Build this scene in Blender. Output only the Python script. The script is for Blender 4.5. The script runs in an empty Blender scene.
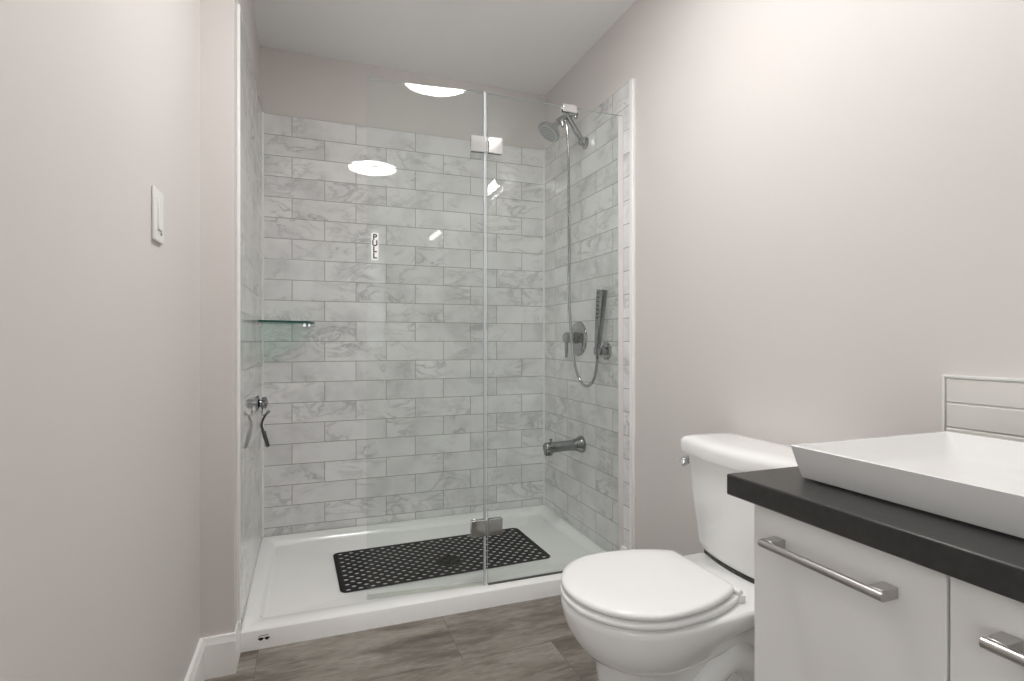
import bpy, bmesh, math, random
from mathutils import Vector, Matrix
random.seed(7)
PI = math.pi
S = bpy.context.scene
COL = S.collection

# ------------------------------------------------------------------ camera
CAM_H = 1.038
cam_d = bpy.data.cameras.new('camera')
cam_d.sensor_width = 36.0
cam_d.lens = 540.7 * 36.0 / 1024.0
cam_d.clip_start = 0.02
cam = bpy.data.objects.new('camera', cam_d)
COL.objects.link(cam)
cam.location = (0, 0, CAM_H)
cam.rotation_euler = (PI / 2, 0, -0.356)
S.camera = cam

# ------------------------------------------------------------------ view, world, big lights
S.view_settings.view_transform = 'Standard'
S.view_settings.look = 'None'
S.view_settings.exposure = 0.13
S.view_settings.gamma = 1.0
S.view_settings.use_curve_mapping = False
S.cycles.max_bounces = 16
S.cycles.diffuse_bounces = 8
S.cycles.glossy_bounces = 6
S.cycles.transparent_max_bounces = 24
S.cycles.sample_clamp_indirect = 8.0
CEIL_LAMP = 50.0       # radiance of the round ceiling lamp's diffuser
BAR_LAMP = 17.0        # radiance of the bar lamp over the basin
DAY = 7.0              # daylight outside the rear windows, the large one added for light
w = bpy.data.worlds.new('daylight')
S.world = w
w.use_nodes = True
w.node_tree.nodes['Background'].inputs[0].default_value = (0.97, 0.985, 1.0, 1)
w.node_tree.nodes['Background'].inputs[1].default_value = DAY

# ------------------------------------------------------------------ node helpers
def new_mat(name):
    m = bpy.data.materials.new(name)
    m.use_nodes = True
    nt = m.node_tree
    return m, nt, nt.nodes['Principled BSDF']

def node(nt, kind, **kw):
    n = nt.nodes.new(kind)
    for k, v in kw.items():
        if k.startswith('i_'):
            n.inputs[k[2:].replace('_', ' ')].default_value = v
        else:
            setattr(n, k, v)
    return n

def math_n(nt, op, a, b=None):
    n = nt.nodes.new('ShaderNodeMath')
    n.operation = op
    for i, v in enumerate((a, b)):
        if v is None:
            continue
        if isinstance(v, (int, float)):
            n.inputs[i].default_value = v
        else:
            nt.links.new(v, n.inputs[i])
    return n.outputs[0]

def ramp(nt, fac, stops):
    r = nt.nodes.new('ShaderNodeValToRGB')
    els = r.color_ramp.elements
    while len(els) < len(stops):
        els.new(0.5)
    for e, (p, c) in zip(els, stops):
        e.position = p
        e.color = (c[0], c[1], c[2], 1) if not isinstance(c, float) else (c, c, c, 1)
    nt.links.new(fac, r.inputs[0])
    return r.outputs[0]

def mixc(nt, fac, a, b, mode='MIX'):
    n = nt.nodes.new('ShaderNodeMix')
    n.data_type = 'RGBA'
    n.blend_type = mode
    for sock, v in ((n.inputs[0], fac), (n.inputs[6], a), (n.inputs[7], b)):
        if isinstance(v, (int, float)):
            sock.default_value = v
        elif isinstance(v, tuple):
            sock.default_value = (v[0], v[1], v[2], 1)
        else:
            nt.links.new(v, sock)
    return n.outputs[2]

def position(nt):
    g = nt.nodes.new('ShaderNodeTexCoord')
    return g.outputs['Object']

def scaled(nt, vec, sc):
    m = nt.nodes.new('ShaderNodeMapping')
    m.inputs['Scale'].default_value = sc
    nt.links.new(vec, m.inputs['Vector'])
    return m.outputs[0]

def plain(name, col, rough=0.5, metal=0.0, spec=0.5, vary=0.02, vscale=8.0, bump=0.0, bscale=200.0, coat=0.0):
    """a paint, glaze, metal or plastic with a faint procedural unevenness"""
    m, nt, b = new_mat(name)
    pos = position(nt)
    nz = node(nt, 'ShaderNodeTexNoise')
    nz.inputs['Scale'].default_value = vscale
    nz.inputs['Detail'].default_value = 3
    nt.links.new(pos, nz.inputs['Vector'])
    lo = tuple(max(0, c * (1 - vary)) for c in col)
    hi = tuple(min(1, c * (1 + vary)) for c in col)
    nt.links.new(ramp(nt, nz.outputs[0], [(0.3, lo), (0.7, hi)]), b.inputs['Base Color'])
    b.inputs['Roughness'].default_value = rough
    b.inputs['Metallic'].default_value = metal
    b.inputs['Specular IOR Level'].default_value = spec
    b.inputs['Coat Weight'].default_value = coat
    b.inputs['Coat Roughness'].default_value = 0.05
    if bump:
        n2 = node(nt, 'ShaderNodeTexNoise')
        n2.inputs['Scale'].default_value = bscale
        n2.inputs['Detail'].default_value = 2
        nt.links.new(pos, n2.inputs['Vector'])
        bp = node(nt, 'ShaderNodeBump')
        bp.inputs['Strength'].default_value = bump
        bp.inputs['Distance'].default_value = 0.002
        nt.links.new(n2.outputs[0], bp.inputs['Height'])
        nt.links.new(bp.outputs[0], b.inputs['Normal'])
    return m

TILE_W, TILE_H, TILE_TOP = 0.3065, 0.1017, 2.152

def tile_mat(name, axis, shift):
    """marble tiles in running bond; axis = the world axis along the wall"""
    m, nt, b = new_mat(name)
    pos = position(nt)
    sp = node(nt, 'ShaderNodeSeparateXYZ')
    nt.links.new(pos, sp.inputs[0])
    cb = node(nt, 'ShaderNodeCombineXYZ')
    nt.links.new(math_n(nt, 'ADD', sp.outputs[axis], shift), cb.inputs[0])
    nt.links.new(math_n(nt, 'SUBTRACT', TILE_TOP, sp.outputs[2]), cb.inputs[1])
    br = node(nt, 'ShaderNodeTexBrick')
    br.offset = 0.5
    br.offset_frequency = 2
    br.squash = 1.0
    br.inputs['Color1'].default_value = (0, 0, 0, 1)
    br.inputs['Color2'].default_value = (1, 1, 1, 1)
    br.inputs['Mortar'].default_value = (0.5, 0.5, 0.5, 1)
    br.inputs['Scale'].default_value = 1.0
    br.inputs['Mortar Size'].default_value = 0.0015
    br.inputs['Mortar Smooth'].default_value = 0.0
    br.inputs['Brick Width'].default_value = TILE_W
    br.inputs['Row Height'].default_value = TILE_H
    nt.links.new(cb.outputs[0], br.inputs['Vector'])
    tint = node(nt, 'ShaderNodeSeparateColor')
    nt.links.new(br.outputs['Color'], tint.inputs[0])
    wv = math_n(nt, 'MULTIPLY', tint.outputs[0], 37.0)
    # cloudy ground
    cl = node(nt, 'ShaderNodeTexNoise', noise_dimensions='4D')
    cl.inputs['Scale'].default_value = 7.0
    cl.inputs['Detail'].default_value = 5
    nt.links.new(pos, cl.inputs['Vector'])
    nt.links.new(wv, cl.inputs['W'])
    ground = ramp(nt, cl.outputs[0], [(0.3, (0.66, 0.66, 0.66)), (0.52, (0.80, 0.795, 0.795)), (0.75, (0.85, 0.845, 0.845))])
    # thin veins, slanting
    rot = node(nt, 'ShaderNodeMapping')
    rot.inputs['Rotation'].default_value = (0.5, 0.6, 0.4)
    rot.inputs['Scale'].default_value = (1.0, 1.0, 2.0)
    nt.links.new(pos, rot.inputs['Vector'])
    vn = node(nt, 'ShaderNodeTexNoise', noise_dimensions='4D')
    vn.inputs['Scale'].default_value = 4.6
    vn.inputs['Detail'].default_value = 6
    vn.inputs['Roughness'].default_value = 0.62
    vn.inputs['Distortion'].default_value = 1.1
    nt.links.new(rot.outputs[0], vn.inputs['Vector'])
    nt.links.new(wv, vn.inputs['W'])
    d = math_n(nt, 'ABSOLUTE', math_n(nt, 'SUBTRACT', vn.outputs[0], 0.5))
    vein = ramp(nt, d, [(0.0, 1.0), (0.03, 0.25), (0.075, 0.0)])
    pn = node(nt, 'ShaderNodeTexNoise', noise_dimensions='4D')
    pn.inputs['Scale'].default_value = 5.0
    nt.links.new(pos, pn.inputs['Vector'])
    nt.links.new(wv, pn.inputs['W'])
    patch = ramp(nt, pn.outputs[0], [(0.42, 0.0), (0.66, 1.0)])
    vs = math_n(nt, 'MULTIPLY', vein, math_n(nt, 'MULTIPLY', patch, 0.68))
    c = mixc(nt, vs, ground, (0.36, 0.36, 0.36))
    # each tile slightly its own tone
    tone = ramp(nt, tint.outputs[0], [(0.0, 0.93), (1.0, 1.03)])
    c = mixc(nt, 1.0, c, tone, 'MULTIPLY')
    c = mixc(nt, br.outputs['Fac'], c, (0.28, 0.275, 0.27))
    nt.links.new(c, b.inputs['Base Color'])
    nt.links.new(ramp(nt, br.outputs['Fac'], [(0.0, 0.008), (1.0, 0.6)]), b.inputs['Roughness'])
    bp = node(nt, 'ShaderNodeBump', invert=True)
    bp.inputs['Strength'].default_value = 0.25
    bp.inputs['Distance'].default_value = 0.001
    nt.links.new(br.outputs['Fac'], bp.inputs['Height'])
    nt.links.new(bp.outputs[0], b.inputs['Normal'])
    return m

def floor_mat():
    m, nt, b = new_mat('floor tiles')
    pos = position(nt)
    sp = node(nt, 'ShaderNodeSeparateXYZ')
    nt.links.new(pos, sp.inputs[0])
    cb = node(nt, 'ShaderNodeCombineXYZ')
    nt.links.new(math_n(nt, 'SUBTRACT', sp.outputs[0], 0.463), cb.inputs[0])
    nt.links.new(math_n(nt, 'SUBTRACT', 1.70 + 0.307 * 10, sp.outputs[1]), cb.inputs[1])
    br = node(nt, 'ShaderNodeTexBrick')
    br.offset = 0.5
    br.inputs['Color1'].default_value = (0, 0, 0, 1)
    br.inputs['Color2'].default_value = (1, 1, 1, 1)
    br.inputs['Mortar'].default_value = (0.5, 0.5, 0.5, 1)
    br.inputs['Scale'].default_value = 1.0
    br.inputs['Mortar Size'].default_value = 0.0012
    br.inputs['Mortar Smooth'].default_value = 0.0
    br.inputs['Brick Width'].default_value = 0.628
    br.inputs['Row Height'].default_value = 0.307
    nt.links.new(cb.outputs[0], br.inputs['Vector'])
    tint = node(nt, 'ShaderNodeSeparateColor')
    nt.links.new(br.outputs['Color'], tint.inputs[0])
    wv = math_n(nt, 'MULTIPLY', tint.outputs[0], 23.0)
    def streak(sx, sy, sc, det, dist):
        n = node(nt, 'ShaderNodeTexNoise', noise_dimensions='4D')
        n.inputs['Scale'].default_value = sc
        n.inputs['Detail'].default_value = det
        n.inputs['Roughness'].default_value = 0.62
        n.inputs['Distortion'].default_value = dist
        nt.links.new(scaled(nt, pos, (sx, sy, 1)), n.inputs['Vector'])
        nt.links.new(wv, n.inputs['W'])
        return n.outputs[0]
    a = streak(1.0, 4.5, 3.2, 8, 0.7)
    f = streak(1.0, 4.0, 22.0, 8, 0.3)
    base = ramp(nt, a, [(0.30, (0.085, 0.071, 0.058)), (0.43, (0.165, 0.143, 0.120)), (0.54, (0.255, 0.229, 0.198)), (0.70, (0.34, 0.312, 0.278))])
    fine = ramp(nt, f, [(0.3, 0.72), (0.7, 1.20)])
    c = mixc(nt, 1.0, base, fine, 'MULTIPLY')
    c = mixc(nt, 1.0, c, ramp(nt, tint.outputs[0], [(0.0, 0.86), (1.0, 1.06)]), 'MULTIPLY')
    c = mixc(nt, math_n(nt, 'MULTIPLY', br.outputs['Fac'], 0.7), c, (0.10, 0.09, 0.08))
    nt.links.new(c, b.inputs['Base Color'])
    b.inputs['Roughness'].default_value = 0.42
    bp = node(nt, 'ShaderNodeBump', invert=True)
    bp.inputs['Strength'].default_value = 0.3
    bp.inputs['Distance'].default_value = 0.001
    nt.links.new(br.outputs['Fac'], bp.inputs['Height'])
    nt.links.new(bp.outputs[0], b.inputs['Normal'])
    return m

def glass_mat(name, tint, f0=0.043, rough=0.0):
    """clear pane: straight-through tinted light plus a Fresnel reflection on each face"""
    m = bpy.data.materials.new(name)
    m.use_nodes = True
    nt = m.node_tree
    nt.nodes.clear()
    out = nt.nodes.new('ShaderNodeOutputMaterial')
    tr = nt.nodes.new('ShaderNodeBsdfTransparent')
    pos = position(nt)
    nz = node(nt, 'ShaderNodeTexNoise')
    nz.inputs['Scale'].default_value = 2.0
    nt.links.new(pos, nz.inputs['Vector'])
    nt.links.new(ramp(nt, nz.outputs[0], [(0.0, tuple(c * 0.995 for c in tint)), (1.0, tint)]), tr.inputs[0])
    gl = nt.nodes.new('ShaderNodeBsdfGlossy')
    gl.inputs['Roughness'].default_value = rough
    lw = nt.nodes.new('ShaderNodeLayerWeight')
    lw.inputs['Blend'].default_value = 0.5
    p = math_n(nt, 'POWER', lw.outputs['Facing'], 5.0)
    fac = math_n(nt, 'ADD', math_n(nt, 'MULTIPLY', p, 1 - f0), f0)
    mx = nt.nodes.new('ShaderNodeMixShader')
    nt.links.new(fac, mx.inputs[0])
    nt.links.new(tr.outputs[0], mx.inputs[1])
    nt.links.new(gl.outputs[0], mx.inputs[2])
    nt.links.new(mx.outputs[0], out.inputs[0])
    return m

def lamp_mat(name, col, strength):
    m, nt, b = new_mat(name)
    pos = position(nt)
    nz = node(nt, 'ShaderNodeTexNoise')
    nz.inputs['Scale'].default_value = 3.0
    nt.links.new(pos, nz.inputs['Vector'])
    nt.links.new(ramp(nt, nz.outputs[0], [(0.0, tuple(c * 0.97 for c in col)), (1.0, col)]), b.inputs['Emission Color'])
    b.inputs['Base Color'].default_value = (0.9, 0.9, 0.88, 1)
    b.inputs['Emission Strength'].default_value = strength
    b.inputs['Roughness'].default_value = 0.3
    return m

M = {}
M['paint'] = plain('warm grey wall paint', (0.664, 0.633, 0.615), 0.55, spec=0.3, vary=0.006, vscale=3, bump=0.03, bscale=350)
M['ceiling'] = plain('flat white ceiling paint', (0.92, 0.92, 0.915), 0.85, spec=0.2, vary=0.006, vscale=3)
M['trim'] = plain('white gloss trim paint', (0.86, 0.855, 0.84), 0.3, vary=0.01)
M['tile_back'] = tile_mat('marble tile on the back wall', 0, 0.088 + TILE_W / 2)
M['tile_right'] = tile_mat('marble tile on the right wall', 1, -2.288)
M['tile_left'] = tile_mat('marble tile on the left wall', 1, -2.75)
M['caulk'] = plain('white silicone', (0.80, 0.80, 0.78), 0.35)
M['floor'] = floor_mat()
M['acrylic'] = plain('white acrylic', (0.90, 0.90, 0.89), 0.16, vary=0.008)
M['china'] = plain('white vitreous china', (0.88, 0.88, 0.875), 0.07, vary=0.006, coat=0.3)
M['seat'] = plain('white plastic seat', (0.87, 0.87, 0.865), 0.16, vary=0.006)
M['basin'] = plain('white ceramic basin', (0.76, 0.76, 0.755), 0.10, vary=0.006)
M['rubber'] = plain('black rubber', (0.009, 0.009, 0.010), 0.45, spec=0.18, vary=0.2, vscale=60)
M['gasket'] = plain('dark foam gasket', (0.07, 0.068, 0.065), 0.8)
M['chrome'] = plain('polished chrome', (0.74, 0.745, 0.75), 0.07, 1.0, vary=0.02)
M['chrome_dark'] = plain('chrome with dark reflections', (0.32, 0.33, 0.335), 0.14, 1.0, vary=0.06, vscale=40)  # chrome whose dim reflections are put into a darker base colour
M['steel'] = plain('brushed steel', (0.50, 0.49, 0.475), 0.30, 1.0, vary=0.05, vscale=90)
M['nozzle'] = plain('dark rubber nozzles', (0.03, 0.03, 0.032), 0.5)
M['grey_plastic'] = plain('grey plastic spray face', (0.46, 0.49, 0.50), 0.18)
M['lacquer'] = plain('white lacquered board', (0.80, 0.797, 0.79), 0.28, vary=0.006)
M['laminate'] = plain('charcoal laminate', (0.032, 0.031, 0.030), 0.36, vary=0.22, vscale=70, bump=0.06, bscale=500)
M['gl_tile'] = plain('glazed white wall tile', (0.76, 0.745, 0.71), 0.14, vary=0.008)
M['glass'] = glass_mat('clear shower glass', (0.964, 0.981, 0.973))
M['glass_edge'] = plain('polished glass edge', (0.58, 0.67, 0.645), 0.12, vary=0.04)
M['seal'] = plain('clear vinyl seal', (0.50, 0.525, 0.55), 0.12, vary=0.03)
M['sweep'] = glass_mat('clear vinyl sweep', (0.93, 0.93, 0.90), 0.05, 0.15)
M['chrome_mid'] = plain('chrome', (0.40, 0.41, 0.415), 0.07, 1.0, vary=0.03)  # greyed copy of the chrome, dark reflections put into its colour
M['gunmetal'] = plain('dark chrome', (0.16, 0.165, 0.17), 0.18, 1.0, vary=0.05)
M['jamb'] = plain('milky vinyl channel', (0.72, 0.70, 0.69), 0.2)
M['green_edge'] = plain('green glass edge', (0.008, 0.075, 0.06), 0.12, vary=0.1)
M['shelf_glass'] = glass_mat('green shelf glass', (0.80, 0.93, 0.89))
M['win_glass'] = glass_mat('window glass', (0.98, 0.99, 0.99))
M['dimmed_glass'] = glass_mat('window glass tinted to dim daylight', (0.42, 0.42, 0.42))  # tint added to weaken the daylight through the small rear window
M['plate'] = plain('white switch plastic', (0.80, 0.80, 0.78), 0.3)
M['dark'] = plain('dark print', (0.02, 0.02, 0.02), 0.5)
M['sticker'] = plain('white vinyl sticker', (0.82, 0.82, 0.81), 0.4)
M['ceil_lamp'] = lamp_mat('lit ceiling diffuser', (1.0, 0.985, 0.965), CEIL_LAMP)
M['bar_lamp'] = lamp_mat('lit bar diffuser', (1.0, 0.985, 0.965), BAR_LAMP)

# ------------------------------------------------------------------ object helpers
def obj(name, bm, mats, parent=None, smooth=None, bevel=0.0, seg=2):
    """one mesh object out of a bmesh; smooth = auto-smooth angle in degrees"""
    bmesh.ops.recalc_face_normals(bm, faces=bm.faces[:])
    me = bpy.data.meshes.new(name)
    bm.to_mesh(me)
    bm.free()
    o = bpy.data.objects.new(name, me)
    COL.objects.link(o)
    for m in (mats if isinstance(mats, (list, tuple)) else [mats]):
        me.materials.append(m)
    if parent is not None:
        o.parent = parent
    if bevel:
        b = o.modifiers.new('bevel', 'BEVEL')
        b.width = bevel
        b.segments = seg
        b.limit_method = 'ANGLE'
        b.angle_limit = math.radians(35)
        if smooth is None:
            smooth = 40
    if smooth:
        for p in me.polygons:
            p.use_smooth = True
        me.set_sharp_from_angle(angle=math.radians(smooth))
    return o

def empty(name, loc, rz=0.0):
    o = bpy.data.objects.new(name, None)
    o.empty_display_size = 0.05
    COL.objects.link(o)
    o.location = loc
    o.rotation_euler = (0, 0, rz)
    return o

def tag(o, label, cat, group=None):
    o['label'] = label
    o['category'] = cat
    if group:
        o['group'] = group
    return o

def struct(o, label=None):
    o['kind'] = 'structure'
    if label:
        o['label'] = label
    return o

def B():
    return bmesh.new()

def box(bm, x0, x1, y0, y1, z0, z1, mi=0):
    v = [bm.verts.new(p) for p in ((x0, y0, z0), (x1, y0, z0), (x1, y1, z0), (x0, y1, z0),
                                   (x0, y0, z1), (x1, y0, z1), (x1, y1, z1), (x0, y1, z1))]
    fs = []
    for f in ((0, 3, 2, 1), (4, 5, 6, 7), (0, 1, 5, 4), (1, 2, 6, 5), (2, 3, 7, 6), (3, 0, 4, 7)):
        face = bm.faces.new([v[i] for i in f])
        face.material_index = mi
        fs.append(face)
    return fs

def prism(bm, pts, z0, z1):
    a = [bm.verts.new((p[0], p[1], z0)) for p in pts]
    b = [bm.verts.new((p[0], p[1], z1)) for p in pts]
    n = len(pts)
    bm.faces.new(a[::-1])
    bm.faces.new(b)
    for i in range(n):
        bm.faces.new((a[i], a[(i + 1) % n], b[(i + 1) % n], b[i]))

def loft(bm, rings, cap0=True, cap1=True, mi=0):
    """rings: lists of points, all the same length, closed"""
    vr = [[bm.verts.new(p) for p in r] for r in rings]
    n = len(vr[0])
    for a, b in zip(vr, vr[1:]):
        for i in range(n):
            f = bm.faces.new((a[i], a[(i + 1) % n], b[(i + 1) % n], b[i]))
            f.material_index = mi
    if cap0:
        bm.faces.new(vr[0][::-1]).material_index = mi
    if cap1:
        bm.faces.new(vr[-1]).material_index = mi
    return vr

def frame_of(d):
    d = Vector(d).normalized()
    up = Vector((0, 0, 1)) if abs(d.z) < 0.95 else Vector((1, 0, 0))
    u = d.cross(up).normalized()
    return d, u, u.cross(d).normalized()

def lathe(bm, p0, d, prof, n=32, mi=0):
    """prof: (distance along d, radius) from p0"""
    d, u, v = frame_of(d)
    p0 = Vector(p0)
    rings = []
    for t, r in prof:
        c = p0 + d * t
        rings.append([c + (u * math.cos(2 * PI * k / n) + v * math.sin(2 * PI * k / n)) * max(r, 1e-5) for k in range(n)])
    loft(bm, rings, True, True, mi)

def smooth_path(pts, sub=8):
    pts = [Vector(p) for p in pts]
    P = [pts[0] * 2 - pts[1]] + pts + [pts[-1] * 2 - pts[-2]]
    out = []
    for i in range(1, len(P) - 2):
        a, b, c, d = P[i - 1], P[i], P[i + 1], P[i + 2]
        for k in range(sub):
            t = k / sub
            out.append(0.5 * ((2 * b) + (c - a) * t + (2 * a - 5 * b + 4 * c - d) * t * t + (3 * b - a - 3 * c + d) * t ** 3))
    out.append(pts[-1])
    return out

def tube(bm, pts, r, n=12, mi=0):
    """r: radius or function of 0..1"""
    pts = [Vector(p) for p in pts]
    rings = []
    u = None
    for i, p in enumerate(pts):
        d = (pts[min(i + 1, len(pts) - 1)] - pts[max(i - 1, 0)]).normalized()
        if u is None:
            u = frame_of(d)[1]
        u = (u - d * u.dot(d)).normalized()
        v = d.cross(u)
        rr = r(i / (len(pts) - 1)) if callable(r) else r
        rings.append([p + (u * math.cos(2 * PI * k / n) + v * math.sin(2 * PI * k / n)) * rr for k in range(n)])
    loft(bm, rings, True, True, mi)

def rrect(x0, x1, y0, y1, r, z, n=6):
    """rounded rectangle ring; z may be a function of (x, y)"""
    pts = []
    for cx, cy, a0 in ((x1 - r, y1 - r, 0), (x0 + r, y1 - r, PI / 2), (x0 + r, y0 + r, PI), (x1 - r, y0 + r, 1.5 * PI)):
        for k in range(n + 1):
            a = a0 + PI / 2 * k / n
            x, y = cx + r * math.cos(a), cy + r * math.sin(a)
            pts.append((x, y, z(x, y) if callable(z) else z))
    return pts

def copy_tree(o, parent=None):
    c = o.copy()
    COL.objects.link(c)
    if parent is not None:
        c.parent = parent
    for ch in list(o.children):
        copy_tree(ch, c)
    return c

def text_bm(body, size, depth, spacing=1.0):
    cu = bpy.data.curves.new('letters', 'FONT')
    cu.body = body
    cu.size = size
    cu.extrude = depth
    cu.align_x = 'CENTER'
    cu.align_y = 'CENTER'
    cu.space_line = spacing
    cu.resolution_u = 4
    cu.offset = 0.0009
    t = bpy.data.objects.new('letters', cu)
    COL.objects.link(t)
    bpy.context.view_layer.update()
    me = bpy.data.meshes.new_from_object(t.evaluated_get(bpy.context.evaluated_depsgraph_get()))
    bm = bmesh.new()
    bm.from_mesh(me)
    bpy.data.objects.remove(t)
    bpy.data.meshes.remove(me)
    return bm

# ================================================================== THE ROOM
XL, XR = -0.223, 1.28            # tile faces
XW, XD = -0.32, 1.293            # painted walls left and right
YB, YF = 2.90, 2.0               # back tile face, tray front
ZC = 2.479

bm = B(); box(bm, -1.2, 1.45, -1.1, 3.05, -0.06, 0.0)
struct(obj('floor', bm, M['floor']), 'grey brown wood-look floor tiles')
bm = B(); box(bm, -1.2, 1.45, -1.1, 3.05, ZC, ZC + 0.06)
struct(obj('ceiling', bm, M['ceiling']), 'flat white ceiling')
bm = B(); box(bm, -0.6, 1.45, YB + 0.01, 3.05, 0, ZC)
wall_back = struct(obj('wall_back', bm, M['paint']), 'warm grey wall behind the shower')
bm = B(); box(bm, XD, 1.45, -1.1, YB + 0.01, 0, ZC)
wall_right = struct(obj('wall_right', bm, M['paint']), 'warm grey wall behind the toilet and vanity')
bm = B(); prism(bm, [(-1.2, 0.68), (XW, 0.68), (XW, 1.895), (-0.2255, 1.895), (-0.2255, 1.985), (-0.235, 1.985), (-0.235, YB + 0.01), (-0.6, YB + 0.01), (-0.6, 0.80), (-1.2, 0.80)], 0, ZC)
wall_left = struct(obj('wall_left', bm, M['paint']), 'warm grey left wall stepping in at the shower')
bm = B(); box(bm, -1.2, -1.05, -1.1, 0.68, 0, ZC)
struct(obj('wall_far_left', bm, M['paint']))
# rear wall with a large unseen window added to light the room
WX0, WX1, WZ0, WZ1, YR = -1.04, -0.54, 0.30, 2.20, -0.9
bm = B()
box(bm, -1.05, WX0, YR - 0.12, YR, 0, ZC)
SX0, SX1, SZ0, SZ1 = -0.13, 0.03, 0.98, 2.08
box(bm, WX1, SX0, YR - 0.12, YR, 0, ZC)
box(bm, SX1, XD, YR - 0.12, YR, 0, ZC)
box(bm, SX0, SX1, YR - 0.12, YR, 0, SZ0)
box(bm, SX0, SX1, YR - 0.12, YR, SZ1, ZC)
box(bm, WX0, WX1, YR - 0.12, YR, 0, WZ0)
box(bm, WX0, WX1, YR - 0.12, YR, WZ1, ZC)
struct(obj('wall_rear', bm, M['paint']))
added_win = struct(empty('added_window', (0, 0, 0)))  # added out of view to brighten ceiling and walls
bm = B()
for a in ((WX0, WX0 + 0.05, WZ0, WZ1), (WX1 - 0.05, WX1, WZ0, WZ1), (WX0 + 0.05, WX1 - 0.05, WZ0, WZ0 + 0.05), (WX0 + 0.05, WX1 - 0.05, WZ1 - 0.05, WZ1),
          (WX0 + 0.05, WX1 - 0.05, 1.20, 1.24)):
    box(bm, a[0], a[1], YR - 0.09, YR - 0.03, a[2], a[3])
obj('window_frame', bm, M['trim'], added_win, bevel=0.003)
bm = B(); box(bm, WX0 + 0.05, WX1 - 0.05, YR - 0.064, YR - 0.058, WZ0 + 0.05, WZ1 - 0.05)
obj('pane', bm, M['win_glass'], added_win)
side = struct(empty('window_2', (0, 0, 0)))
bm = B(); box(bm, SX0, SX1, YR - 0.064, YR - 0.058, SZ0, SZ1)
obj('pane', bm, M['dimmed_glass'], side)  # tinted so this window mirrors only faintly in the shower door
bm = B(); box(bm, SX0, SX1, YR - 0.07, YR - 0.05, 1.52, 1.56)
obj('window_frame', bm, M['trim'], side)
pl = bpy.data.lights.new('added_window_portal', 'AREA')
pl.shape = 'RECTANGLE'
pl.size, pl.size_y = WX1 - WX0, WZ1 - WZ0
pl.cycles.is_portal = True
po = bpy.data.objects.new('added_window_portal', pl)
COL.objects.link(po)
po.location = ((WX0 + WX1) / 2, YR - 0.13, (WZ0 + WZ1) / 2)
po.rotation_euler = (PI / 2, 0, 0)       # faces into the room (+Y)
po.rotation_euler = (-PI / 2, 0, PI)

# marble tile on the three shower walls
bm = B(); box(bm, XL - 0.012, XR + 0.013, YB, YB + 0.01, 0.079, TILE_TOP)
obj('marble_tile', bm, M['tile_back'], wall_back)
bm = B(); box(bm, XL - 0.012, XL, 1.986, YB, 0.07, TILE_TOP)
obj('marble_tile', bm, M['tile_left'], wall_left)
bm = B(); box(bm, XR, XR + 0.013, 1.995, YB, 0.02, TILE_TOP)
obj('marble_tile', bm, M['tile_right'], wall_right)

# white edge trims, corner silicone and skirtings
bm = B(); box(bm, XR - 0.003, XD + 0.001, 1.972, 1.995, 0.03, TILE_TOP + 0.001)
struct(obj('trim_1', bm, M['trim'], bevel=0.003), 'white trim edging the right shower tile')
bm = B(); box(bm, -0.2350, XL + 0.005, 1.968, 1.986, 0.105, TILE_TOP - 0.012)
box(bm, -0.2350, XL + 0.007, 1.962, 1.986, 0.092, 0.118)
struct(obj('trim_2', bm, M['trim'], bevel=0.003), 'white trim edging the left shower tile')
bm = B()
for x, sx in ((XL, 1), (XR, -1)):
    prism(bm, [(x, YB), (x + sx * 0.008, YB), (x, YB - 0.008)], 0.079, TILE_TOP)
struct(obj('trim_3', bm, M['caulk']), 'white silicone in the shower corners')

def skirting_profile(t, h):      # (offset from wall, height)
    return [(0, 0), (t, 0), (t, h - 0.02), (t - 0.004, h - 0.012), (t - 0.006, h), (0, h)]
bm = B()
pr = skirting_profile(0.016, 0.122)
path = [((XW, 0.68), (1, 0)), ((XW, 1.895), (1, -1)), ((-0.2255, 1.895), (0.4, -1)), ((-0.2255, 1.998), (0.4, 0))]
loft(bm, [[(p[0] + d[0] * o, p[1] + d[1] * o, z) for o, z in pr] for p, d in path])
struct(obj('baseboard_left', bm, M['trim'], smooth=20), 'white baseboard turning round the left wall corner')
bm = B()
loft(bm, [[(XD - o, y, z) for o, z in pr] for y in (1.972, 0.735)])
struct(obj('baseboard_right', bm, M['trim'], smooth=20), 'white baseboard along the right wall')

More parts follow.
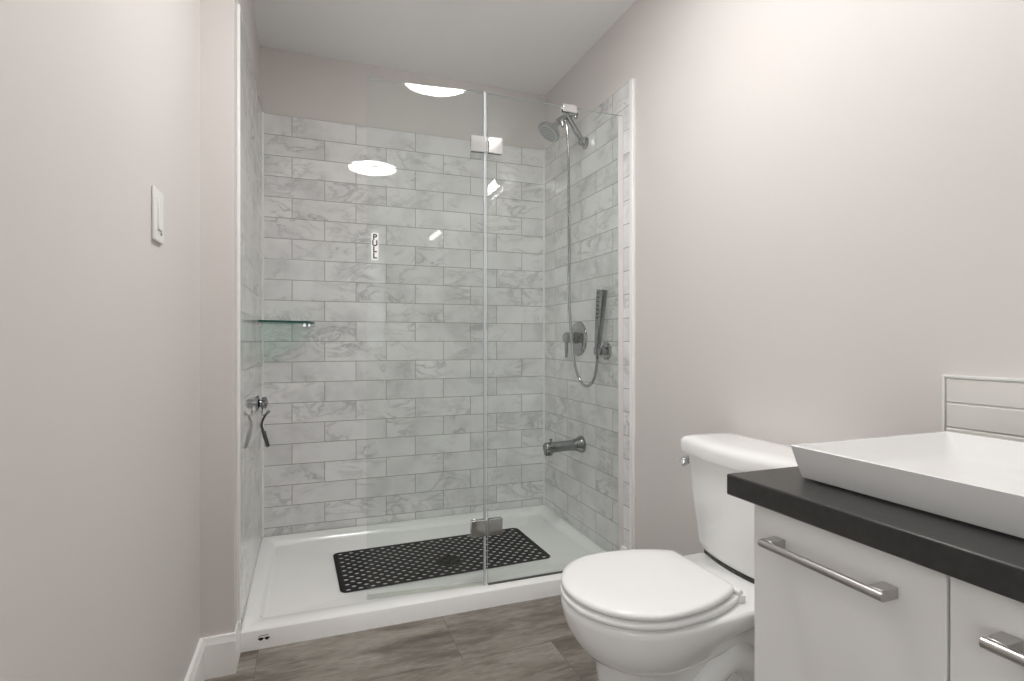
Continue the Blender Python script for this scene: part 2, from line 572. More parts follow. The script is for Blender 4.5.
# ================================================================== SHOWER TRAY
tray = empty('shower_tray', (0.53, 2.45, 0))
tag(tray, 'white acrylic shower tray with a low front curb between the tiled walls', 'shower tray')
def inv(o):
    """keep world coordinates for a child of an unrotated empty"""
    o.location = -o.parent.location
    return o
X0, X1, Y0, Y1 = XL - 0.001, XR - 0.001, YF, YB - 0.001
def rim(front, side):
    def z(x, y):
        t = min(1, max(0, (y - 2.02) / 0.06))
        return front + (side - front) * t
    return z
DR = (0.585, 2.40)
rings = [rrect(X0, X1, Y0, Y1, 0.004, 0.0),
         rrect(X0, X1, Y0, Y1, 0.004, rim(0.058, 0.070)),
         rrect(X0 + 0.001, X1 - 0.001, Y0 + 0.002, Y1 - 0.001, 0.004, rim(0.063, 0.076)),
         rrect(X0 + 0.004, X1 - 0.004, Y0 + 0.007, Y1 - 0.004, 0.006, rim(0.0655, 0.079)),
         rrect(X0 + 0.016, X1 - 0.016, Y0 + 0.03, Y1 - 0.016, 0.012, rim(0.0645, 0.076)),
         rrect(X0 + 0.050, X1 - 0.048, Y0 + 0.080, Y1 - 0.042, 0.03, rim(0.062, 0.066)),
         rrect(X0 + 0.056, X1 - 0.054, Y0 + 0.088, Y1 - 0.048, 0.03, rim(0.058, 0.060)),
         rrect(X0 + 0.064, X1 - 0.062, Y0 + 0.098, Y1 - 0.056, 0.03, 0.0455),
         rrect(X0 + 0.075, X1 - 0.073, Y0 + 0.110, Y1 - 0.067, 0.03, 0.0425),
         rrect(DR[0] - 0.07, DR[0] + 0.07, DR[1] - 0.07, DR[1] + 0.07, 0.065, 0.0415),
         rrect(DR[0] - 0.058, DR[0] + 0.058, DR[1] - 0.058, DR[1] + 0.058, 0.056, 0.0385)]
bm = B(); loft(bm, rings)
box(bm, XR - 0.013, XR - 0.001, 2.012, 2.044, 0.06, 0.142)
inv(obj('basin', bm, M['acrylic'], tray, smooth=35))
bm = B(); lathe(bm, (DR[0], DR[1], 0.0375), (0, 0, 1), [(0, 0.054), (0.003, 0.054), (0.0038, 0.052), (0.0038, 0.0)], 40)
inv(obj('drain_cover', bm, M['nozzle'], tray, smooth=40))
# the maker's small dark mark on the front of the curb
bm = B()
for cx, w_ in ((-0.158, 0.0085), (-0.139, 0.0075)):
    ring = [(cx + w_ * math.cos(2 * PI * k / 20) * (1 + 0.25 * math.sin(3 * 2 * PI * k / 20)), 0, 0.0335 + 0.0050 * math.sin(2 * PI * k / 20)) for k in range(20)]
    loft(bm, [[(x, YF - 0.0006, z) for x, _, z in ring], [(x, YF + 0.001, z) for x, _, z in ring]])
tube(bm, smooth_path([(-0.165, YF, 0.0420), (-0.155, YF, 0.0445), (-0.145, YF, 0.0440), (-0.134, YF, 0.0460)], 5), 0.0010, 6)
inv(obj('maker_mark', bm, M['dark'], tray))

# ================================================================== BATH MAT
def mat_mesh():
    bm = B()
    nx, ny, px, py = 19, 17, 0.0480, 0.0240
    W, Hh = nx * px, ny * py
    cache = {}
    def V(x, y):
        k = (round(x * 1e5), round(y * 1e5))
        if k not in cache:
            cache[k] = bm.verts.new((x, y, 0))
        return cache[k]
    for j in range(ny):
        y0, y1 = -Hh / 2 + j * py, -Hh / 2 + (j + 1) * py
        ym = (y0 + y1) / 2
        xs = -W / 2 + (px / 2 if j % 2 else 0)
        n = nx - 1 if j % 2 else nx
        for i in range(n):
            x0, x1 = xs + i * px, xs + (i + 1) * px
            xm = (x0 + x1) / 2
            outer = [V(x1, ym), V(x1, y1), V(xm, y1), V(x0, y1), V(x0, ym), V(x0, y0), V(xm, y0), V(x1, y0)]
            inner = [bm.verts.new((xm + 0.0108 * math.cos(a * PI / 4), ym + 0.0092 * math.sin(a * PI / 4), 0)) for a in range(8)]
            for a in range(8):
                bm.faces.new((outer[a], outer[(a + 1) % 8], inner[(a + 1) % 8], inner[a]))
        if j % 2:
            for xa, xb in ((-W / 2, -W / 2 + px / 2), (W / 2 - px / 2, W / 2)):
                vs = [V(xa, y0), V(xb, y0), V(xb, ym), V(xb, y1), V(xa, y1), V(xa, ym)]
                if xa > 0:
                    vs = [V(xa, y0), V(xb, y0), V(xb, ym), V(xb, y1), V(xa, y1), V(xa, ym)]
                bm.faces.new(vs)
    # plain rounded border, slightly raised
    ro, ri = rrect(-W / 2 - 0.008, W / 2 + 0.008, -Hh / 2 - 0.010, Hh / 2 + 0.010, 0.028, 0.0006, 8), rrect(-W / 2 + 0.001, W / 2 - 0.001, -Hh / 2 + 0.001, Hh / 2 - 0.001, 0.019, 0.0006, 8)
    a = [bm.verts.new(p) for p in ro]
    b = [bm.verts.new(p) for p in ri]
    for i in range(len(a)):
        bm.faces.new((a[i], a[(i + 1) % len(a)], b[(i + 1) % len(a)], b[i]))
    return bm
o = obj('bath_mat', mat_mesh(), M['rubber'])
o.location = (0.566, 2.455, 0.0427)
o.rotation_euler = (0, 0, 0.033)
sd = o.modifiers.new('thickness', 'SOLIDIFY')
sd.thickness = 0.0024
sd.offset = 1
tag(o, 'black rubber bath mat full of round holes lying in the shower tray', 'bath mat')

# ================================================================== SHOWER GLASS
GZ0, GZ1, GT = 0.0665, 2.021, 0.009
HX, HY = 0.655, 2.052
def pane_bm(x0, x1, z0, z1, t):
    bm = B()
    box(bm, x0, x1, -t / 2, t / 2, z0, z1)
    bm.faces.ensure_lookup_table()
    for f in bm.faces:
        if abs(f.calc_center_median().y) < t * 0.4:
            f.material_index = 1
    return bm
door = empty('shower_door', (HX, HY, 0), -0.100)
tag(door, 'frameless glass shower door with a pull sticker, hung on two chrome hinges', 'shower door')
DWID = 0.461
obj('glass_pane', pane_bm(-DWID, -0.012, GZ0 - 0.001, GZ1 + 0.002, GT), [M['glass'], M['glass_edge']], door)
bm = B(); box(bm, -0.012, -0.003, -0.005, 0.005, GZ0, GZ1 + 0.002)
obj('seal_strip', bm, M['seal'], door, bevel=0.0015)
bm = B(); box(bm, -DWID + 0.002, -0.014, -GT / 2 - 0.003, GT / 2 + 0.003, 0.0632, GZ0 + 0.012)
obj('bottom_sweep', bm, M['sweep'], door, bevel=0.002)
def hinge(z):
    h = None
    bm = B()
    for s in (-1, 1):
        box(bm, -0.064, -0.004, s * GT / 2, s * (GT / 2 + 0.007), z - 0.032, z + 0.032)
    h = obj('hinge', bm, M['chrome'], door, bevel=0.0015)
    bm = B()
    lathe(bm, (0, -0.010, z - 0.030), (0, 0, 1), [(0, 0.005), (0.060, 0.005)], 14)
    obj('hinge_pin', bm, M['chrome'], h, smooth=40)
    bm = B()
    ca, sa = math.cos(0.100), math.sin(0.100)
    for s in (-1, 1):
        fs = box(bm, 0.006, 0.064, s * GT / 2, s * (GT / 2 + 0.007), z - 0.032, z + 0.032)
    for v in bm.verts:       # the fixed leaf lies along the fixed pane
        v.co.x, v.co.y = v.co.x * ca - v.co.y * sa, v.co.x * sa + v.co.y * ca
    obj('hinge_leaf', bm, M['chrome'], h, bevel=0.0015)
hinge(1.815)
hinge(0.296)
# sticker on the free edge
SX, SZ = -DWID + 0.030, 1.392
bm = B(); box(bm, SX - 0.0135, SX + 0.0135, -GT / 2 - 0.0006, -GT / 2, SZ - 0.052, SZ + 0.052)
st = obj('pull_sticker', bm, M['sticker'], door)
bm = text_bm('P\nU\nL\nL', 0.030, 0.0003, 0.78)
for v in bm.verts:
    v.co = Vector((SX + v.co.x, -GT / 2 - 0.0009 - v.co.z, SZ + v.co.y))
obj('lettering', bm, M['dark'], st)

panel = empty('glass_panel', (HX, HY, 0))
tag(panel, 'fixed clear glass panel between the shower door and right tiled wall', 'glass panel')
PW = XR - 0.0035 - HX
obj('glass_pane', pane_bm(0.004, PW, GZ0, GZ1, GT), [M['glass'], M['glass_edge']], panel)
# chrome clip on the top edge
cx = 1.02 - HX
bm = B()
box(bm, cx - 0.032, cx + 0.032, -GT / 2 - 0.007, -GT / 2, GZ1 - 0.024, GZ1 + 0.008)
box(bm, cx - 0.032, cx + 0.032, GT / 2, GT / 2 + 0.012, GZ1 - 0.024, GZ1 + 0.008)
box(bm, cx - 0.032, cx + 0.032, -GT / 2, GT / 2, GZ1 + 0.0005, GZ1 + 0.008)
obj('top_clip', bm, M['chrome'], panel, bevel=0.0015)
bm = B()
box(bm, PW - 0.022, PW + 0.003, -0.008, -GT / 2, GZ0, GZ1 - 0.004)
obj('edge_seal', bm, M['jamb'], panel, bevel=0.0012)
bm = B(); box(bm, 0.006, PW - 0.001, -GT / 2 - 0.0015, GT / 2 + 0.001, 0.0625, GZ0 + 0.0035)  # thin dark strip along the foot of the fixed pane
obj('bottom_strip', bm, M['gasket'], panel)

# ================================================================== SHOWER FITTINGS (right wall)
# arm and head
arm = empty('wall_shower', (XR, 2.388, 2.018))
tag(arm, 'round chrome shower head on a rising wall arm', 'shower head')
J = Vector((1.172, 2.388, 2.140))
HC = Vector((1.080, 2.388, 2.055))
bm = B(); lathe(bm, (XR, 2.388, 2.018), (-1, 0, 0), [(0, 0.030), (0.006, 0.030), (0.012, 0.022), (0.014, 0.016), (0.03, 0.014)], 28)
inv(obj('wall_flange', bm, M['chrome_mid'], arm, smooth=40))
bm = B(); tube(bm, [(1.262, 2.388, 2.022), (1.250, 2.388, 2.036), J + Vector((0.012, 0, -0.012)), J], 0.0135, 18)
lathe(bm, (1.258, 2.371, 2.024), (0, 1, 0), [(0, 0.016), (0.034, 0.016)], 20)
inv(obj('swing_arm', bm, M['chrome_dark'], arm, smooth=40))
bm = B(); lathe(bm, J + Vector((0, 0.018, 0)), (0.62, -0.78, 0.03), [(0, 0.017), (0.034, 0.017), (0.036, 0.009), (0.052, 0.009), (0.054, 0.014), (0.066, 0.014), (0.068, 0.0)], 20)
kd = Vector((0.62, -0.78, 0.03))
for s in (-1, 1):
    c = J + Vector((0, 0.018, 0)) + kd * 0.060
    lathe(bm, c, (0, 0, s), [(0, 0.006), (0.018, 0.008), (0.024, 0.006)], 10)
inv(obj('wing_knob', bm, M['chrome_dark'], arm, smooth=35))
nd = (HC - J).normalized()
bm = B(); lathe(bm, J, nd, [(0, 0.012), (0.02, 0.012), (0.022, 0.017), (0.058, 0.017), (0.060, 0.012), (0.075, 0.012), (0.078, 0.016), (0.098, 0.018), (0.104, 0.012)], 22)
inv(obj('diverter_neck', bm, M['chrome_mid'], arm, smooth=35))
bm = B()
fd = Vector((-0.60, -0.02, -0.80)).normalized()
hb = J + nd * 0.100
lathe(bm, hb - fd * 0.004, fd, [(0, 0.014), (0.008, 0.020), (0.018, 0.044), (0.026, 0.054), (0.034, 0.058), (0.042, 0.058), (0.045, 0.055), (0.044, 0.051)], 40)
head = inv(obj('spray_head', bm, M['chrome_mid'], arm, smooth=40))
bm = B()
lathe(bm, hb + fd * 0.040, fd, [(0, 0.051), (0.003, 0.051), (0.004, 0.047)], 40)
inv_f = obj('spray_face', bm, M['grey_plastic'], head, smooth=40)
bm = B()
_, fu, fv = frame_of(fd)
for r, n in ((0.012, 6), (0.026, 12), (0.038, 18)):
    for k in range(n):
        c = hb + fd * 0.0435 + (fu * math.cos(2 * PI * k / n) + fv * math.sin(2 * PI * k / n)) * r
        lathe(bm, c, fd, [(0, 0.0026), (0.003, 0.0018)], 8)
obj('nozzles', bm, M['nozzle'], head)

# hose
bm = B()
hp = [J + nd * 0.042 + Vector((0, -0.016, -0.006)), (1.158, 2.358, 2.085), (1.168, 2.358, 1.95), (1.170, 2.358, 1.75), (1.172, 2.356, 1.50), (1.172, 2.356, 1.25), (1.180, 2.350, 1.06), (1.190, 2.330, 0.915),
      (1.205, 2.285, 0.835), (1.218, 2.240, 0.828), (1.226, 2.203, 0.872), (1.229, 2.187, 0.940), (1.2285, 2.185, 0.972)]
sp_ = smooth_path(hp, 24)
tube(bm, sp_, lambda t: 0.0066 + 0.0006 * math.sin(t * 2 * PI * 150), 12)
ho = obj('shower_hose', bm, M['chrome_mid'], None, smooth=60)
tag(ho, 'long thin chrome hose looping from the shower head to the hand shower', 'hose')
bm = B()
h0 = Vector(sp_[0])
lathe(bm, h0 + Vector((0, 0, 0.008)), (0.05, -0.1, -1), [(0, 0.010), (0.02, 0.010), (0.03, 0.008), (0.042, 0.0075)], 16)
obj('hose_nut', bm, M['chrome_mid'], ho, smooth=40)

# hand shower and its wall holder
hold = empty('hand_shower_holder', (XR, 2.185, 0.989))
tag(hold, 'chrome wall bracket holding the hand shower', 'shower holder')
bm = B(); lathe(bm, (XR, 2.185, 0.989), (-1, 0, 0), [(0, 0.041), (0.007, 0.041), (0.011, 0.037), (0.012, 0.024), (0.016, 0.019), (0.036, 0.017)], 32)
inv(obj('wall_flange', bm, M['chrome_mid'], hold, smooth=40))
bm = B()
rg = []
lathe(bm, (1.2285, 2.185, 0.972), (0, -0.1, 1), [(0, 0.0155), (0.032, 0.0185), (0.034, 0.0185)], 24)
inv(obj('cradle', bm, M['chrome_mid'], hold, smooth=40))
bm = B()
wa, wb = Vector((1.2285, 2.185, 0.985)), Vector((1.2345, 2.150, 1.268))
wd = (wb - wa).normalized()
wu = Vector((0, 0, 1)).cross(wd).normalized()
wu = Vector((1, 0, 0)) - wd * wd.x
wu.normalize()
wv_ = wd.cross(wu)
def wand_ring(t, hx, hy, cr):
    c = wa + (wb - wa) * t
    pts = []
    for sx, sy, a0 in ((1, 1, 0), (-1, 1, 1), (-1, -1, 2), (1, -1, 3)):
        for k in range(4):
            a = (a0 + k / 3) * PI / 2
            pts.append(c + wu * (sx * (hx - cr) + cr * math.cos(a)) + wv_ * (sy * (hy - cr) + cr * math.sin(a)))
    return pts
loft(bm, [wand_ring(0.0, 0.0115, 0.0115, 0.010), wand_ring(0.10, 0.0125, 0.0125, 0.009), wand_ring(0.18, 0.0130, 0.0135, 0.005), wand_ring(0.5, 0.0155, 0.0165, 0.004), wand_ring(0.985, 0.0190, 0.0200, 0.004), wand_ring(1.0, 0.0178, 0.0188, 0.004)])
hs = obj('hand_shower', bm, M['chrome_dark'], None, smooth=30)
tag(hs, 'stick-shaped chrome hand shower standing in its wall bracket', 'hand shower')
bm = B()
for k in range(7):
    for s in (-1, 1):
        t = 0.55 + k * 0.065
        c = wa + (wb - wa) * t - wu * (0.0130 + 0.0060 * t) + wv_ * (s * 0.0065)
        lathe(bm, c, -wu, [(0, 0.0036), (0.0025, 0.0030)], 8)
obj('nozzles', bm, M['nozzle'], hs)

# mixer valve
val = empty('shower_valve', (XR, 2.463, 1.048))
tag(val, 'round chrome shower valve plate with a lever on the right tiled wall', 'shower valve')
bm = B(); lathe(bm, (XR, 2.463, 1.048), (-1, 0, 0), [(0, 0.088), (0.004, 0.088), (0.010, 0.083), (0.013, 0.070), (0.0135, 0.0)], 48)
inv(obj('escutcheon', bm, M['chrome_mid'], val, smooth=40))
bm = B(); lathe(bm, (XR - 0.012, 2.463, 1.052), (-1, 0, 0), [(0, 0.030), (0.022, 0.028), (0.024, 0.022), (0.034, 0.022), (0.036, 0.027), (0.066, 0.027), (0.070, 0.023), (0.070, 0.0)], 28)
inv(obj('handle_hub', bm, M['chrome_dark'], val, smooth=40))
bm = B(); loft(bm, [rrect(1.203, 1.216, 2.450, 2.476, 0.004, 1.03, 3), rrect(1.2035, 1.2145, 2.452, 2.474, 0.004, 0.985, 3), rrect(1.205, 1.213, 2.455, 2.471, 0.003, 0.952, 3)])
inv(obj('lever', bm, M['chrome_dark'], val, smooth=40))

# tub spout
spo = empty('tub_spout', (XR, 2.43, 0.516))
tag(spo, 'chrome tub spout low on the right tiled shower wall', 'tub spout')
bm = B()
lathe(bm, (XR, 2.43, 0.516), (-1, 0, -0.03), [(0, 0.043), (0.006, 0.043), (0.016, 0.040), (0.034, 0.031), (0.060, 0.0265), (0.12, 0.0255), (0.185, 0.0275), (0.200, 0.0270), (0.206, 0.022), (0.207, 0.0)], 32)
lathe(bm, (1.095, 2.43, 0.500), (0, 0, -1), [(0, 0.022), (0.022, 0.022), (0.026, 0.019)], 24)
inv(obj('spout_body', bm, M['chrome_dark'], spo, smooth=40))
bm = B(); lathe(bm, (1.108, 2.43, 0.530), (0, 0, 1), [(0, 0.004), (0.014, 0.004), (0.015, 0.0075), (0.022, 0.0075), (0.024, 0.005)], 14)
inv(obj('diverter_knob', bm, M['chrome_dark'], spo, smooth=40))

# ================================================================== LEFT TILED WALL: glass shelf, razor and its holder
shf = empty('corner_shelf', (XL, YB, 1.125))
tag(shf, 'green-edged glass corner shelf on chrome clips in the shower', 'shelf')
R_ = 0.240
pts = [(XL + 0.002, YB - 0.002)] + [(XL + 0.002 + R_ * math.sin(a * PI / 2 / 20), YB - 0.002 - R_ * math.cos(a * PI / 2 / 20)) for a in range(21)]
bm = B(); prism(bm, pts, 1.120, 1.130)
for f in bm.faces:
    if abs(f.normal.z) < 0.5:
        f.material_index = 1
bm.normal_update()
for f in bm.faces:
    f.material_index = 0 if abs(f.normal.z) > 0.5 else 1
inv(obj('glass', bm, [M['shelf_glass'], M['green_edge']], shf))
for n_, (a, b_) in enumerate((((XL, 2.68), (1, 0)), ((-0.03, YB), (0, -1)))):
    bm = B()
    d = Vector((b_[0], b_[1], 0))
    lathe(bm, (a[0], a[1], 1.114), d, [(0, 0.010), (0.016, 0.010), (0.020, 0.008)], 16)
    if n_:
        lathe(bm, (a[0] + 0.022, a[1], 1.114), d, [(0, 0.008), (0.016, 0.008), (0.020, 0.006)], 16)
    inv(obj('clip', bm, M['chrome'], shf, smooth=40))

rh = empty('razor_holder', (XL, 2.63, 0.762))
tag(rh, 'small chrome knob on the left tiled wall with a razor hanging below', 'razor holder')
bm = B(); lathe(bm, (XL, 2.63, 0.762), (1, 0, 0), [(0, 0.034), (0.005, 0.034), (0.009, 0.028), (0.012, 0.014), (0.022, 0.012)], 28)
inv(obj('wall_cup', bm, M['chrome_dark'], rh, smooth=40))
bm = B()
for k in range(6):
    a = k * PI / 3
    lathe(bm, (XL + 0.020, 2.63 + 0.017 * math.cos(a), 0.762 + 0.017 * math.sin(a)), (1, 0, 0), [(0, 0.008), (0.002, 0.0105), (0.016, 0.0105), (0.019, 0.007)], 12)
lathe(bm, (XL + 0.020, 2.63, 0.762), (1, 0, 0), [(0, 0.018), (0.020, 0.018), (0.024, 0.010)], 20)
inv(obj('knob', bm, M['chrome_dark'], rh, smooth=40))
bm = B(); tube(bm, smooth_path([(XL + 0.012, 2.626, 0.752), (XL + 0.022, 2.624, 0.735), (XL + 0.020, 2.622, 0.712), (XL + 0.033, 2.620, 0.706), (XL + 0.040, 2.620, 0.712)], 6), 0.0028, 8)
inv(obj('hook', bm, M['chrome_dark'], rh, smooth=40))

rz = empty('razor', (XL + 0.03, 2.61, 0.72))
tag(rz, 'chrome razor hanging head up from the knob on the left wall', 'razor')
bm = B(); tube(bm, smooth_path([(XL + 0.046, 2.610, 0.722), (XL + 0.034, 2.610, 0.708), (XL + 0.022, 2.610, 0.682), (XL + 0.020, 2.610, 0.660), (XL + 0.027, 2.610, 0.635), (XL + 0.031, 2.610, 0.615)], 6), lambda t: 0.0042 + 0.003 * t, 10)
inv(obj('neck', bm, M['gunmetal'], rz, smooth=40))
bm = B(); tube(bm, [(XL + 0.029, 2.610, 0.640), (XL + 0.032, 2.610, 0.620), (XL + 0.044, 2.610, 0.578), (XL + 0.046, 2.610, 0.570)], lambda t: 0.0085 if 0.1 < t < 0.9 else 0.0075, 14)
inv(obj('handle', bm, M['gunmetal'], rz, smooth=40))
bm = B()
hdx = Vector((XL + 0.044, 2.610, 0.722))
for v0, s0 in ((-0.021, 0.021),):
    d, u, v = frame_of((0.72, 0, 0.69))
    a = [hdx + u * sx * 0.020 + v * 0.0065 * sy + d * sz for sz in (-0.002, 0.010) for sx, sy in ((-1, -1), (1, -1), (1, 1), (-1, 1))]
    loft(bm, [a[:4], a[4:]])
inv(obj('blade_head', bm, M['chrome_dark'], rz, bevel=0.001))

# ================================================================== LIGHT SWITCH
sw = empty('light_switch', (XW, 1.388, 1.312))
tag(sw, 'white dimmer switch plate on the left wall', 'light switch')
bm = B(); box(bm, XW, XW + 0.007, 1.350, 1.426, 1.254, 1.370)
inv(obj('wall_plate', bm, M['plate'], sw, bevel=0.003))
bm = B(); prism(bm, [(XW + 0.006, 1.370), (XW + 0.011, 1.371), (XW + 0.011, 1.405), (XW + 0.006, 1.406)], 1.280, 1.346)
inv(obj('rocker', bm, M['plate'], sw, bevel=0.0015))
bm = B(); lathe(bm, (XW + 0.006, 1.400, 1.274), (1, 0, 0), [(0, 0.0035), (0.003, 0.003)], 12)
inv(obj('indicator', bm, M['steel'], sw, smooth=40))

# ================================================================== TOILET
YT = 1.178
toilet = empty('toilet', (0.9, YT, 0))
tag(toilet, 'white two-piece toilet with closed lid against the right wall', 'toilet')
def outline(xf, xm, xb, w, wd, rb, z, n=40, e=2.0, back=0.0):
    """half-egg front from xf to the widest x = xm (half width w), easing to half width wd, rounded back at xb"""
    half = []
    for k in range(n + 1):
        t = k / n
        x = xf + (xb - xf) * (0.5 - 0.5 * math.cos(PI * t))
        if x <= xm:
            q = (xm - x) / (xm - xf)
            h = w * (max(0.0, 1 - q ** e)) ** (1 / e)
        else:
            q = (x - xm) / max(1e-6, (xb - xm))
            if back:                          # the same oval carried on and cut off straight
                h = w * math.sqrt(max(0.0, 1 - ((x - xm) / back) ** 2))
            else:
                s = min(1, q / 0.72)
                s = s * s * (3 - 2 * s)
                h = w + (wd - w) * s
        if x > xb - rb:
            q = (x - (xb - rb)) / rb
            h -= rb * (1 - math.sqrt(max(0, 1 - q * q)))
        half.append((x, max(h, 0.0)))
    half[-1] = (half[-1][0], max(half[-1][1], 0.0))
    ring = [(x, YT - h, z) for x, h in half] + [(x, YT + h, z) for x, h in half[::-1][0:-1]]
    # split coincident first/last only at the tip
    return ring
bm = B()
rings = [outline(0.690, 0.80, 1.16, 0.112, 0.112, 0.05, 0.0),
         outline(0.694, 0.80, 1.155, 0.108, 0.108, 0.05, 0.02),
         outline(0.690, 0.80, 1.15, 0.100, 0.098, 0.05, 0.08),
         outline(0.678, 0.80, 1.15, 0.098, 0.092, 0.05, 0.15),
         outline(0.670, 0.80, 1.16, 0.104, 0.090, 0.05, 0.215),
         outline(0.666, 0.79, 1.17, 0.112, 0.092, 0.05, 0.250),
         outline(0.662, 0.79, 1.175, 0.118, 0.093, 0.05, 0.257),
         outline(0.650, 0.79, 1.18, 0.130, 0.094, 0.05, 0.262),
         outline(0.636, 0.785, 1.19, 0.144, 0.096, 0.05, 0.271),
         outline(0.618, 0.785, 1.21, 0.158, 0.102, 0.05, 0.290),
         outline(0.602, 0.78, 1.23, 0.171, 0.112, 0.05, 0.316),
         outline(0.594, 0.78, 1.250, 0.1775, 0.128, 0.05, 0.332),
         outline(0.588, 0.78, 1.268, 0.182, 0.155, 0.045, 0.350),
         outline(0.5825, 0.78, 1.272, 0.1845, 0.166, 0.045, 0.374),
         outline(0.5825, 0.78, 1.272, 0.1845, 0.167, 0.045, 0.385),
         outline(0.585, 0.78, 1.270, 0.182, 0.165, 0.044, 0.390), outline(0.596, 0.78, 1.266, 0.171, 0.160, 0.042, 0.3932)]
loft(bm, rings)
bowl = inv(obj('bowl', bm, M['china'], toilet, smooth=60))
# moulded trapway bulge on the side of the foot
bm = B()
for s in (-1, 1):
    tube(bm, smooth_path([(0.83, YT + s * 0.075, 0.10), (0.90, YT + s * 0.085, 0.19), (0.985, YT + s * 0.085, 0.245), (1.06, YT + s * 0.085, 0.20), (1.10, YT + s * 0.085, 0.10), (1.11, YT + s * 0.085, 0.01)], 8), 0.042, 16)
inv(obj('trapway', bm, M['china'], toilet, smooth=60))
bm = B()
loft(bm, [outline(0.581 + d, 0.77, 0.992 - d, 0.1850 - d, 0, 0.012, z, back=0.30) for d, z in ((0.016, 0.3935), (0.015, 0.3955), (0.006, 0.3965), (0.0015, 0.4000), (0.0, 0.4040), (0.0005, 0.4090), (0.004, 0.4130), (0.013, 0.4145))])
inv(obj('seat_ring', bm, M['seat'], toilet, smooth=50))
bm = B()
def lid_ring(d, z):
    return outline(0.584 + d, 0.765, 0.982 - d, 0.1835 - d, 0.118 - d, 0.012, z, back=0.285)
loft(bm, [lid_ring(0.017, 0.4145), lid_ring(0.016, 0.4165), lid_ring(0.006, 0.4175), lid_ring(0.0015, 0.4205), lid_ring(0.0, 0.4250), lid_ring(0.001, 0.4300), lid_ring(0.005, 0.4340), lid_ring(0.015, 0.4360), lid_ring(0.05, 0.4380), lid_ring(0.10, 0.4390)])
inv(obj('lid', bm, M['seat'], toilet, smooth=50))
for s in (-1, 1):
    bm = B()
    lathe(bm, (0.985, YT + s * 0.115 - 0.020, 0.421), (0, 1, 0), [(0, 0.006), (0.003, 0.0075), (0.037, 0.0075), (0.040, 0.006)], 18)
    loft(bm, [rrect(0.980, 1.006, YT + s * 0.115 - 0.017, YT + s * 0.115 + 0.017, 0.008, z, 4) for z in (0.394, 0.410)])
    inv(obj('hinge', bm, M['seat'], toilet, smooth=40))
# cistern
def tank_ring(xf, xb, hw, bow, r, z, n=14):
    pts = []
    for k in range(n + 1):                       # bowed front
        t = -1 + 2 * k / n
        pts.append((xf - bow * (1 - t * t), YT + t * (hw - r), z))
    def arc(cx, cy, a0):
        return [(cx + r * math.cos(a0 + PI / 2 * q / 6), cy + r * math.sin(a0 + PI / 2 * q / 6), z) for q in range(1, 6)]
    out = pts[:]
    out += [(xf + r - r * math.cos(PI / 2 * q / 6), YT + hw - r + r * math.sin(PI / 2 * q / 6), z) for q in range(1, 7)]
    out += [(xb - r + r * math.sin(PI / 2 * q / 6), YT + hw - r + r * math.cos(PI / 2 * q / 6), z) for q in range(0, 7)]
    out += [(xb - r + r * math.cos(PI / 2 * q / 6), YT - hw + r - r * math.sin(PI / 2 * q / 6), z) for q in range(0, 7)]
    out += [(xf + r - r * math.sin(PI / 2 * q / 6), YT - hw + r - r * math.cos(PI / 2 * q / 6), z) for q in range(0, 6)]
    return out
bm = B()
loft(bm, [tank_ring(1.126, 1.262, 0.172, 0.020, 0.03, 0.402), tank_ring(1.114, 1.272, 0.185, 0.022, 0.03, 0.409), tank_ring(1.109, 1.276, 0.190, 0.024, 0.03, 0.430), tank_ring(1.103, 1.278, 0.206, 0.026, 0.03, 0.55), tank_ring(1.096, 1.278, 0.222, 0.028, 0.03, 0.692)])
tank = inv(obj('tank', bm, M['china'], toilet, smooth=50))
bm = B()
def tl(d, z):
    return tank_ring(1.082 + d, 1.284 - d, 0.242 - d, 0.030, 0.032, z)
loft(bm, [tl(0.008, 0.692), tl(0.001, 0.695), tl(0.0, 0.700), tl(0.0, 0.724), tl(0.003, 0.733), tl(0.010, 0.739), tl(0.03, 0.7435), tl(0.06, 0.745)])
inv(obj('tank_lid', bm, M['china'], toilet, smooth=50))
bm = B()
loft(bm, [tank_ring(1.118, 1.258, 0.176, 0.022, 0.03, z) for z in (0.3920, 0.4022)])
inv(obj('gasket', bm, M['gasket'], toilet))
bm = B()
yk = YT + 0.214
lathe(bm, (1.128, yk - 0.006, 0.660), (0, 1, 0), [(0, 0.018), (0.010, 0.018), (0.014, 0.012), (0.026, 0.009)], 22)
tube(bm, smooth_path([(1.128, yk + 0.014, 0.660), (1.118, yk + 0.020, 0.660), (1.106, yk + 0.022, 0.655), (1.098, yk + 0.021, 0.648)], 6), lambda t: 0.0095 + 0.005 * math.sin(PI * t), 14)
inv(obj('flush_lever', bm, M['chrome'], toilet, smooth=40))

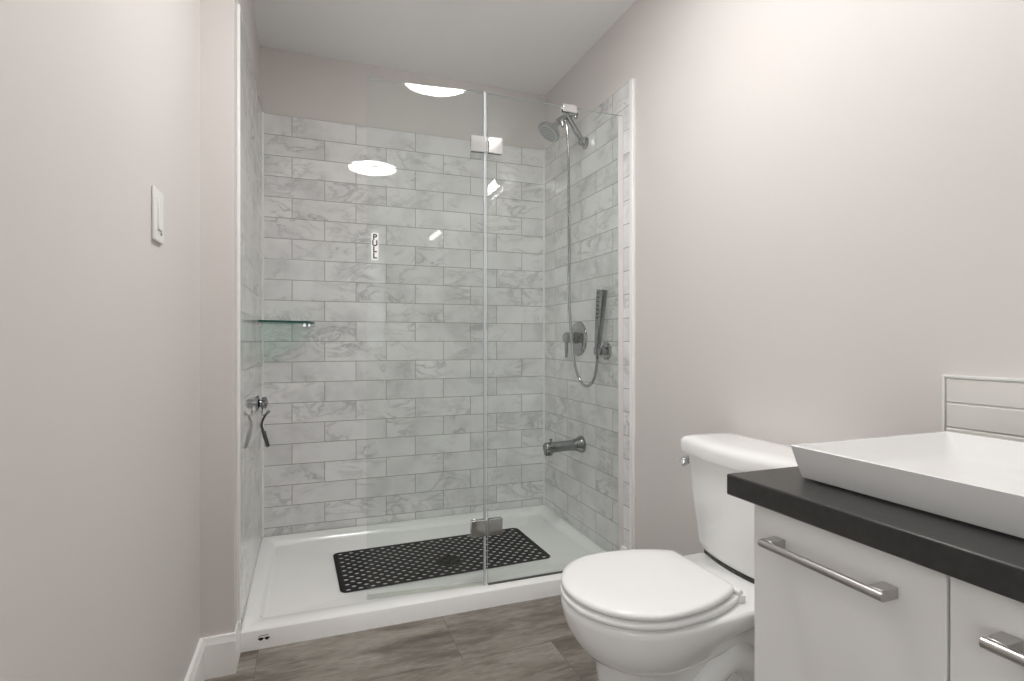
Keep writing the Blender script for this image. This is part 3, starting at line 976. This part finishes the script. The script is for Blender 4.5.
# ================================================================== VANITY
VX, VY1, VY0 = 0.715, 0.727, 0.117       # door faces, left and right ends
van = empty('vanity_cabinet', (1.0, 0.42, 0))
tag(van, 'white vanity cabinet with bar handles under the dark countertop', 'cabinet')
bm = B()
box(bm, VX + 0.020, XD - 0.001, VY0, VY1, 0.10, 0.762)
box(bm, VX + 0.075, XD - 0.02, VY0 + 0.01, VY1 - 0.01, 0.0, 0.10)
inv(obj('carcass', bm, M['lacquer'], van, bevel=0.001))
for ya, yb, h0, h1 in ((0.427, VY1, 0.481, 0.683), (VY0, 0.423, 0.171, 0.373)):
    bm = B(); box(bm, VX, VX + 0.019, ya, yb, 0.104, 0.760)
    d = inv(obj('door', bm, M['lacquer'], van, bevel=0.0012))
    bm = B()
    zc = 0.710
    tube(bm, [(VX - 0.030, h0, zc), (VX - 0.030, h1, zc)], 0.0062, 16)
    h = obj('handle', bm, M['steel'], d, smooth=40)
    for yy in (h0 + 0.012, h1 - 0.012):
        bm = B(); box(bm, VX - 0.030, VX, yy - 0.010, yy + 0.010, zc - 0.0075, zc + 0.0075)
        obj('handle_foot', bm, M['steel'], h, bevel=0.001)

ct = None
bm = B(); box(bm, 0.697, XD - 0.001, 0.075, 0.774, 0.7625, 0.800)
ct = obj('countertop', bm, M['laminate'], None, bevel=0.003)
tag(ct, 'thick charcoal countertop on the white vanity cabinet', 'countertop')

# vessel basin
bx0, bx1, by0, by1, bz0, bz1 = 0.777, 1.190, 0.185, 0.7125, 0.8005, 0.8572
def bring(d, z, r):
    return rrect(bx0 + d, bx1 - d, by0 + d, by1 - d, r, z, 5)
bm = B()
loft(bm, [bring(0.024, bz0, 0.008), bring(0.023, bz0 + 0.003, 0.008), bring(0.0125, bz0 + 0.0035, 0.008), bring(0.0115, bz0 + 0.005, 0.008), bring(0.0012, bz1 - 0.004, 0.006), bring(0.0004, bz1 - 0.001, 0.006), bring(0.0018, bz1, 0.006),
          bring(0.0070, bz1, 0.006), bring(0.0084, bz1 - 0.0015, 0.006), bring(0.035, bz1 - 0.034, 0.03), bring(0.055, bz1 - 0.044, 0.04), bring(0.12, bz1 - 0.047, 0.05), bring(0.17, bz1 - 0.048, 0.02)])
sink = obj('vessel_basin', bm, M['basin'], None, smooth=40)
tag(sink, 'white rectangular vessel basin with slanted sides on the countertop', 'basin')
bm = B(); lathe(bm, ((bx0 + bx1) / 2, (by0 + by1) / 2, bz1 - 0.0478), (0, 0, 1), [(0, 0.024), (0.003, 0.024), (0.005, 0.020), (0.005, 0.0)], 28)
obj('drain', bm, M['chrome'], sink, smooth=40)

# backsplash of white tiles with a white edge
bsp = empty('backsplash', (XD, 0.42, 0.80))
tag(bsp, 'low backsplash of white glazed tiles on the wall behind the basin', 'backsplash')
bm = B()
for r in range(3):
    for c in range(3):
        y1 = 0.7665 - c * 0.2375
        z1 = 0.9565 - r * 0.0530
        z0 = z1 - 0.0508
        if r == 2:
            z0 = 0.8008
        fs = box(bm, XD - 0.010, XD - 0.001, y1 - 0.2355, y1, z0, z1)
inv(obj('tile', bm, M['gl_tile'], bsp, bevel=0.0022))
bm = B(); box(bm, XD - 0.007, XD - 0.0005, 0.053, 0.7675, 0.8008, 0.958)
inv(obj('grout', bm, M['caulk'], bsp))
bm = B()
box(bm, XD - 0.012, XD, 0.768, 0.774, 0.8008, 0.964)
box(bm, XD - 0.012, XD, 0.053, 0.768, 0.958, 0.964)
inv(obj('edge_trim', bm, M['caulk'], bsp, bevel=0.001))

# ================================================================== LAMPS
lamp = empty('ceiling_light', (0.475, 1.22, ZC))
tag(lamp, 'round lit ceiling lamp seen mirrored in the shower glass and tiles', 'ceiling light')
bm = B(); lathe(bm, (0.475, 1.22, ZC), (0, 0, -1), [(0, 0.195), (0.018, 0.195), (0.020, 0.19), (0.020, 0.0)], 48)
inv(obj('lamp_base', bm, M['trim'], lamp, smooth=40))
bm = B(); lathe(bm, (0.475, 1.22, ZC - 0.0205), (0, 0, -1), [(0, 0.188), (0.006, 0.186), (0.010, 0.175), (0.013, 0.13), (0.015, 0.07), (0.0155, 0.0)], 48)
inv(obj('diffuser', bm, M['ceil_lamp'], lamp, smooth=60))

bar = empty('vanity_light', (XD, 0.39, 2.12))
tag(bar, 'lit bar lamp high on the right wall over the basin', 'vanity light')
bm = B(); box(bm, XD - 0.03, XD, 0.27, 0.51, 2.08, 2.16)
box(bm, XD - 0.075, XD - 0.03, 0.37, 0.41, 2.105, 2.135)
inv(obj('backplate', bm, M['chrome'], bar, bevel=0.003))
bm = B(); tube(bm, [(XD - 0.095, 0.15, 2.12), (XD - 0.095, 0.63, 2.12)], 0.028, 24)
inv(obj('diffuser', bm, M['bar_lamp'], bar, smooth=60))
for a, b_ in ((0.135, 0.149), (0.631, 0.645)):
    bm = B(); tube(bm, [(XD - 0.095, a, 2.12), (XD - 0.095, b_, 2.12)], 0.030, 24)
    inv(obj('end_cap', bm, M['chrome'], bar, smooth=40))
